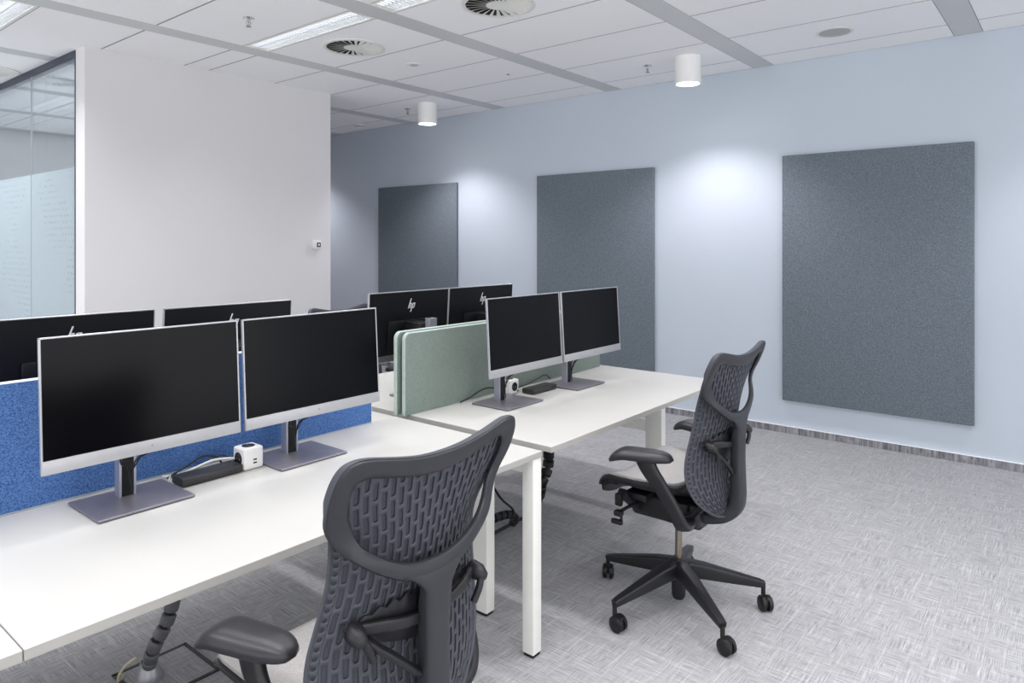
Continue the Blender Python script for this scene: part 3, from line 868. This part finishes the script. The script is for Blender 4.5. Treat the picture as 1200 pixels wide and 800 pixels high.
    def fr_y(x, z):
        u = min(max((z - .86) / .13, 0), 1); u = u * u * (3 - 2 * u)
        return u * (mem_y(min(abs(x), interp(TW, min(z, 1.09))), min(z, 1.09)) - .010) + (1 - u) * (-.260 + .030 * (x / .22) ** 2)
    rs = []
    for a, b in zip(O, I):
        ring = []
        prof = [(0, .0055), (0, -.002), (.10, -.0075), (.35, -.0095), (.65, -.0085), (.90, -.006), (1, -.001), (1, .006), (.5, .0075)]
        for u, d in prof:
            p = a * (1 - u) + b * u
            ring.append((p[0], fr_y(p[0], p[1]) + d, p[1]))
        rs.append(ring)
    m = MB(); m.rings(rs, loop=True)
    # front lip over the top of the membrane
    fo = m.build('back_frame', 'chair_frame', t, angle=40)
    m = MB(); rs = []
    for a, b in zip(O, I):
        if a[1] < .96: continue
        rs.append((a, b))
    # order from right side over the top to the left
    right = [p for p in zip(O, I)]
    seq = [p for p in right if p[0][1] >= .96]
    seq.sort(key=lambda p: -math.atan2(p[0][1] - .95, p[0][0]))
    seq = seq[::-1]
    rr = []
    for qi, (a, b) in enumerate(seq):
        ring = []; fade = min(1, qi / 6, (len(seq) - 1 - qi) / 6)
        for u, d in ((0, -.004), (-.03, .006), (.05, .016), (.3, .018), (.42, .014), (.42, .008), (.2, .004)):
            p = a * (1 - u * (.3 + .7 * fade)) + b * u * (.3 + .7 * fade); ring.append((p[0], fr_y(p[0], p[1]) + (d * fade if d > 0 else d), p[1]))
        rr.append(ring)
    m.rings(rr); m.build('top_lip', 'chair_mesh', t, angle=40)
    # spine
    pts = smoothpath([(0, -.260, .828), (0, -.258, .79), (0, -.252, .72), (0, -.250, .65), (0, -.252, .57), (0, -.252, .51), (0, -.240, .46), (0, -.20, .425), (0, -.13, .402), (0, -.05, .39)], 5)
    n = len(pts)
    def along(tab): return [float(np.interp(i / (n - 1), [a for a, _ in tab], [b for _, b in tab])) for i in range(n)]
    A = along([(0, .100), (.05, .070), (.13, .038), (.25, .034), (.5, .031), (.65, .034), (.8, .045), (1, .055)])
    Bt = along([(0, .006), (.08, .014), (.2, .022), (.6, .027), (.8, .028), (1, .02)])
    m = MB(); m.sweep(pts, A, Bt, (1, 0, 0), n=20, e=.5); m.build('spine', 'chair_frame', t, angle=60)
    # --- lumbar support
    rs = []
    nx = 48
    for i in range(nx + 1):
        u = -1 + 2 * i / nx; x = .180 * u
        zc = .725; up = .034 * (1 - abs(u) ** 3) + .006 * math.sin(i * PI / 2.0) * (1 - abs(u) ** 4) + .006
        dn = .058 * (1 - abs(u) ** 1.5) + .008
        ring = []
        for q in range(7):
            z = zc - dn + (up + dn) * q / 6; ring.append((x, mem_y(x, z) - .0055 - .005 * math.sin(PI * q / 6), z))
        for q in range(6, -1, -1):
            z = zc - dn + (up + dn) * q / 6; ring.append((x, mem_y(x, z) - .0105 - .006 * math.sin(PI * q / 6), z))
        rs.append(ring)
    lb = MB().rings(rs).build('lumbar_pad', 'chair_dark', t, angle=50)
    for sg in (-1, 1):
        k0 = Vector((sg * .172, -.200, .733))
        m = MB()
        m.sweep(smoothpath([k0, (sg * .12, -.228, .732), (sg * .07, -.238, .722), (0, -.235, .712)], 5), [.012] * 16, [.007] * 16, (0, 0, 1), n=12)
        if sg < 0: m.sweep(smoothpath([k0, (sg * .14, -.222, .70), (sg * .09, -.238, .655), (sg * .04, -.240, .61), (0, -.238, .585)], 5), [.012] * 21, [.007] * 21, (0, 1, .6), n=12)
        m.build('lumbar_arm', 'chair_dark', t, angle=60)
        m = MB(); m.tube([k0 + Vector((0, .003, 0)), k0 + Vector((0, -.002, 0)), k0 + Vector((sg * .004, -.02, -.004)), k0 + Vector((sg * .004, -.036, -.010)), k0 + Vector((sg * .004, -.040, -.011))], [.018, .021, .019, .012, .006], 18)
        m.tube(smoothpath([k0 + Vector((0, -.03, -.008)), k0 + Vector((-sg * .012, -.034, -.030)), k0 + Vector((-sg * .026, -.030, -.058))], 4), [.0085] * 9, 10)
        m.build('lumbar_knob', 'chair_dark', t, angle=60)
    # --- seat
    def seat_pt(u, v):
        y = -.168 + .438 * v + .045 * u * u * (1 - v) ** 2
        hw = float(np.interp(v, [0, .12, .3, .55, .8, .93, 1], [.17, .205, .232, .246, .243, .225, .19]))
        x = u * hw
        z = .545 + .028 * abs(u) ** 2.5 - .018 * (1 - u * u) * math.sin(PI * v)
        z += .018 * max(0, (.15 - v) / .15) ** 2
        z -= .055 * max(0, (v - .80) / .20) ** 2.0
        y -= .012 * abs(u) ** 4 * (v > .5)
        return Vector((x, y, z))
    m = MB(); NU, NV = 26, 24
    top = [[seat_pt(-1 + 2 * i / NU, j / NV) for i in range(NU + 1)] for j in range(NV + 1)]
    bot = [[p + Vector((0, 0, -.012)) for p in r] for r in top]
    m.rings(top, closed=False, cap=False); m.rings(bot, closed=False, cap=False)
    per_t = [r[0] for r in top] + top[-1][1:] + [r[-1] for r in reversed(top[:-1])] + list(reversed(top[0][1:-1]))
    per_b = [p + Vector((0, 0, -.012)) for p in per_t]
    m.rings([per_t, per_b], cap=False)
    bmesh.ops.remove_doubles(m.bm, verts=m.bm.verts, dist=1e-5)
    m.build('seat', 'seat_fabric', t, angle=50)
    m = MB(); rs = []
    for i, p in enumerate(per_t):
        c = Vector((0, .03, p.z)); d = (p - c); d.z = 0; d.normalize()
        q = p + Vector((0, 0, -.016)); ring = []
        for k in range(10):
            a = 2 * PI * k / 10; ring.append(q + d * (.008 * math.cos(a)) + Vector((0, 0, .009 * math.sin(a))))
        rs.append(ring)
    m.rings(rs, loop=True); m.build('seat_rim', 'chair_dark', t)
    m = MB()    # pan below with a rolled front
    rs = []
    for j in range(NV + 1):
        v = j / NV; row = []
        for i in range(NU + 1):
            p = seat_pt((-1 + 2 * i / NU) * .94, v); row.append(p + Vector((0, 0, -.022)))
        for i in range(NU, -1, -1):
            u = (-1 + 2 * i / NU) * .9; p = seat_pt(u, v); row.append(p + Vector((0, 0, -.030 - .020 * (1 - u * u) - .012 * (v > .75))))
        rs.append(row)
    m.rings(rs); m.build('seat_pan', 'chair_dark', t, angle=50)
    # --- mechanism
    m = MB()
    m.box((0, .02, .418), (.20, .30, .10), .022, 3); m.box((0, -.04, .375), (.11, .16, .05), .014, 3)
    m.box((0, .12, .462), (.30, .10, .03), .008, 2); m.box((0, -.06, .452), (.24, .07, .035), .008, 2)
    for sg in (-1, 1):
        m.sweep([(sg * .10, .14, .40), (sg * .16, .15, .45), (sg * .20, .15, .492)], [.018] * 3, [.012] * 3, (0, 1, 0), n=12)
        m.sweep(smoothpath([(sg * .08, -.02, .40), (sg * .10, -.1, .42), (sg * .13, -.17, .49), (sg * .14, -.19, .505)], 4), [.02] * 13, [.012] * 13, (1, 0, 0), n=12)
    m.build('tilt_mechanism', 'chair_dark', t)
    m = MB()
    m.tube(smoothpath([(-.10, .12, .425), (-.17, .135, .425), (-.215, .15, .415)], 4), .007, 10)
    m.box((-.222, .153, .41), (.03, .035, .022), .006, 2)
    m.tube([(-.20, .15, .42), (-.205, .152, .375)], .006, 8); m.box((-.215, .165, .37), (.018, .05, .02), .005, 2)
    m.box((-.20, .165, .455), (.02, .03, .05), .005, 2)
    m.build('tilt_lever', 'black_plastic', t)
    m = MB(); m.tube(smoothpath([(.10, .10, .42), (.18, .11, .42), (.22, .12, .40)], 4), .007, 10); m.box((.225, .12, .395), (.02, .05, .016), .005, 2)
    m.build('height_lever', 'black_plastic', t)
    # --- arms
    for sg in (-1, 1):
        m = MB(); m.sweep(smoothpath([(sg * .10, -.09, .405), (sg * .17, -.115, .408), (sg * .235, -.125, .435), (sg * .262, -.105, .50), (sg * .270, -.055, .575), (sg * .270, -.01, .63), (sg * .266, .01, .668)], 6),
                          list(np.interp(np.arange(37), [0, 8, 18, 28, 36], [.030, .028, .026, .032, .042])), list(np.interp(np.arange(37), [0, 12, 24, 36], [.016, .016, .013, .016])), (0, 1, -.25), n=18, e=.6)
        arm = m.build('armrest', 'chair_dark', t, angle=60)
        rs = []; L = .128; K = 22
        for i in range(K + 1):
            w = -1 + 2 * i / K
            yl = w * L
            fx = max(1 - abs(w) ** 3.2, 0) ** .5
            hw = float(np.interp(w, [-1, -.5, 0, .5, .85, 1], [.047, .049, .051, .056, .061, .061])) * max(fx, .02)
            th = .025 * max(1 - abs(w) ** 4, 0) ** .5 + .0005
            zc = .674 - .032 * max(0, (w - .40) / .60) ** 1.8 - .004 * max(0, (-w - .6) / .4) ** 1.5
            ring = []
            for k in range(20):
                a = 2 * PI * (k + .5) / 20; c, q = math.cos(a), math.sin(a)
                xx = hw * math.copysign(abs(c) ** .75, c); zz = zc + th * math.copysign(abs(q) ** .8, q) * (1.0 if q > 0 else .75)
                an = -sg * R(15) ; X = xx * math.cos(an) - yl * math.sin(an); Y = xx * math.sin(an) + yl * math.cos(an)
                ring.append((sg * .262 + X, .032 + Y, zz))
            rs.append(ring)
        MB().rings(rs).build('arm_pad', 'chair_pad', arm, angle=70)
    # --- column and base
    m = MB(); m.lathe([(.0001, .40), (.014, .40), (.014, .19), (.0001, .19)], n=24); m.build('gas_column', 'column_metal', t)
    m = MB(); m.lathe([(.0001, .197), (.024, .197), (.034, .185), (.036, .15), (.030, .13), (.028, .045), (.022, .032), (.0001, .030)], n=28)
    base = m.build('base', 'chair_dark', t)
    for k in range(5):
        a = R(17 + 72 * k)
        d = Vector((math.cos(a), math.sin(a), 0)); sd = Vector((-d.y, d.x, 0))
        pts = [d * .012 + Vector((0, 0, .160)), d * .10 + Vector((0, 0, .148)), d * .22 + Vector((0, 0, .124)), d * .325 + Vector((0, 0, .104)), d * .345 + Vector((0, 0, .099))]
        MB().sweep(pts, [.030, .026, .021, .016, .014], [.034, .030, .022, .0145, .012], sd, n=20, e=.3).build('base_leg', 'chair_dark', base, angle=60)
        c = d * .342
        # caster trails along a varying direction
        b = a + R([70, -60, 100, 20, -80][k])
        f = Vector((math.cos(b), math.sin(b), 0)); s = Vector((-f.y, f.x, 0))
        wc = c + f * .018 + Vector((0, 0, .031))
        m = MB()
        for sg in (-1, 1):
            rs = []
            for off, r in ((.004, .022), (.006, .031), (.019, .031), (.024, .026), (.026, .012)):
                rs.append([wc + s * sg * off + (f * math.cos(2 * PI * q / 24) + Vector((0, 0, 1)) * math.sin(2 * PI * q / 24)) * r for q in range(24)])
            m.rings(rs)
        cs = m.build('caster', 'black_plastic', base, angle=40)
        # hood over the wheels and the stem join the same caster
        hm = bmesh.new(); hm.from_mesh(cs.data)
        h2 = MB(); h2.tube([c + Vector((0, 0, .100)), c + Vector((0, 0, .058)), c + f * .006 + Vector((0, 0, .048))], [.009, .009, .011], 12)
        h2.box(wc + Vector((0, 0, .012)), (.012, .046, .036), .005, 2, Matrix.Rotation(b - PI / 2, 3, 'Z'))
        me = bpy.data.meshes.new('t'); h2.bm.to_mesh(me); h2.bm.free(); hm.from_mesh(me); bpy.data.meshes.remove(me)
        bmesh.ops.recalc_face_normals(hm, faces=hm.faces); hm.to_mesh(cs.data); hm.free()
        cs.data.polygons.foreach_set('use_smooth', [True] * len(cs.data.polygons)); cs.data.set_sharp_from_angle(angle=R(40))
    return t
ch = build_chair()
ch.location = (1.04, 1.31, 0); ch['group'] = 'grey mesh office chairs'
ch['label'] = 'grey slotted-back office chair in the foreground, cut by the bottom edge of the photo'
dup(ch, (2.677, 1.294, 0), 0, 'grey slotted-back office chair with its whole five-star base in view at the right desk')
dup(ch, (2.80, 3.42, 0), PI + R(4), 'grey office chair on the far side, only its top seen between the monitors')

# ------------------------------------------------------------------ light, world, camera
w = bpy.data.worlds.new('World'); S.world = w; w.use_nodes = True
bg = w.node_tree.nodes['Background']; bg.inputs[0].default_value = (.97, .98, 1, 1); bg.inputs[1].default_value = 1.7
cd = bpy.data.cameras.new('Camera'); co = bpy.data.objects.new('Camera', cd); COL.objects.link(co)
co.location = (0, 0, 1.495); co.rotation_euler = (R(90), 0, R(39.18 - 90))
cd.sensor_fit = 'HORIZONTAL'; cd.sensor_width = 36; cd.lens = 24.618; cd.shift_y = -(400 - 284.7) / 1200
cd.clip_start = .05; cd.clip_end = 60
S.camera = co
S.view_settings.view_transform = 'Standard'; S.view_settings.look = 'None'
S.view_settings.exposure = 0.50; S.view_settings.gamma = 1.0; S.view_settings.use_curve_mapping = False
try:
    S.cycles.max_bounces = 10; S.cycles.transparent_max_bounces = 12
except Exception: pass
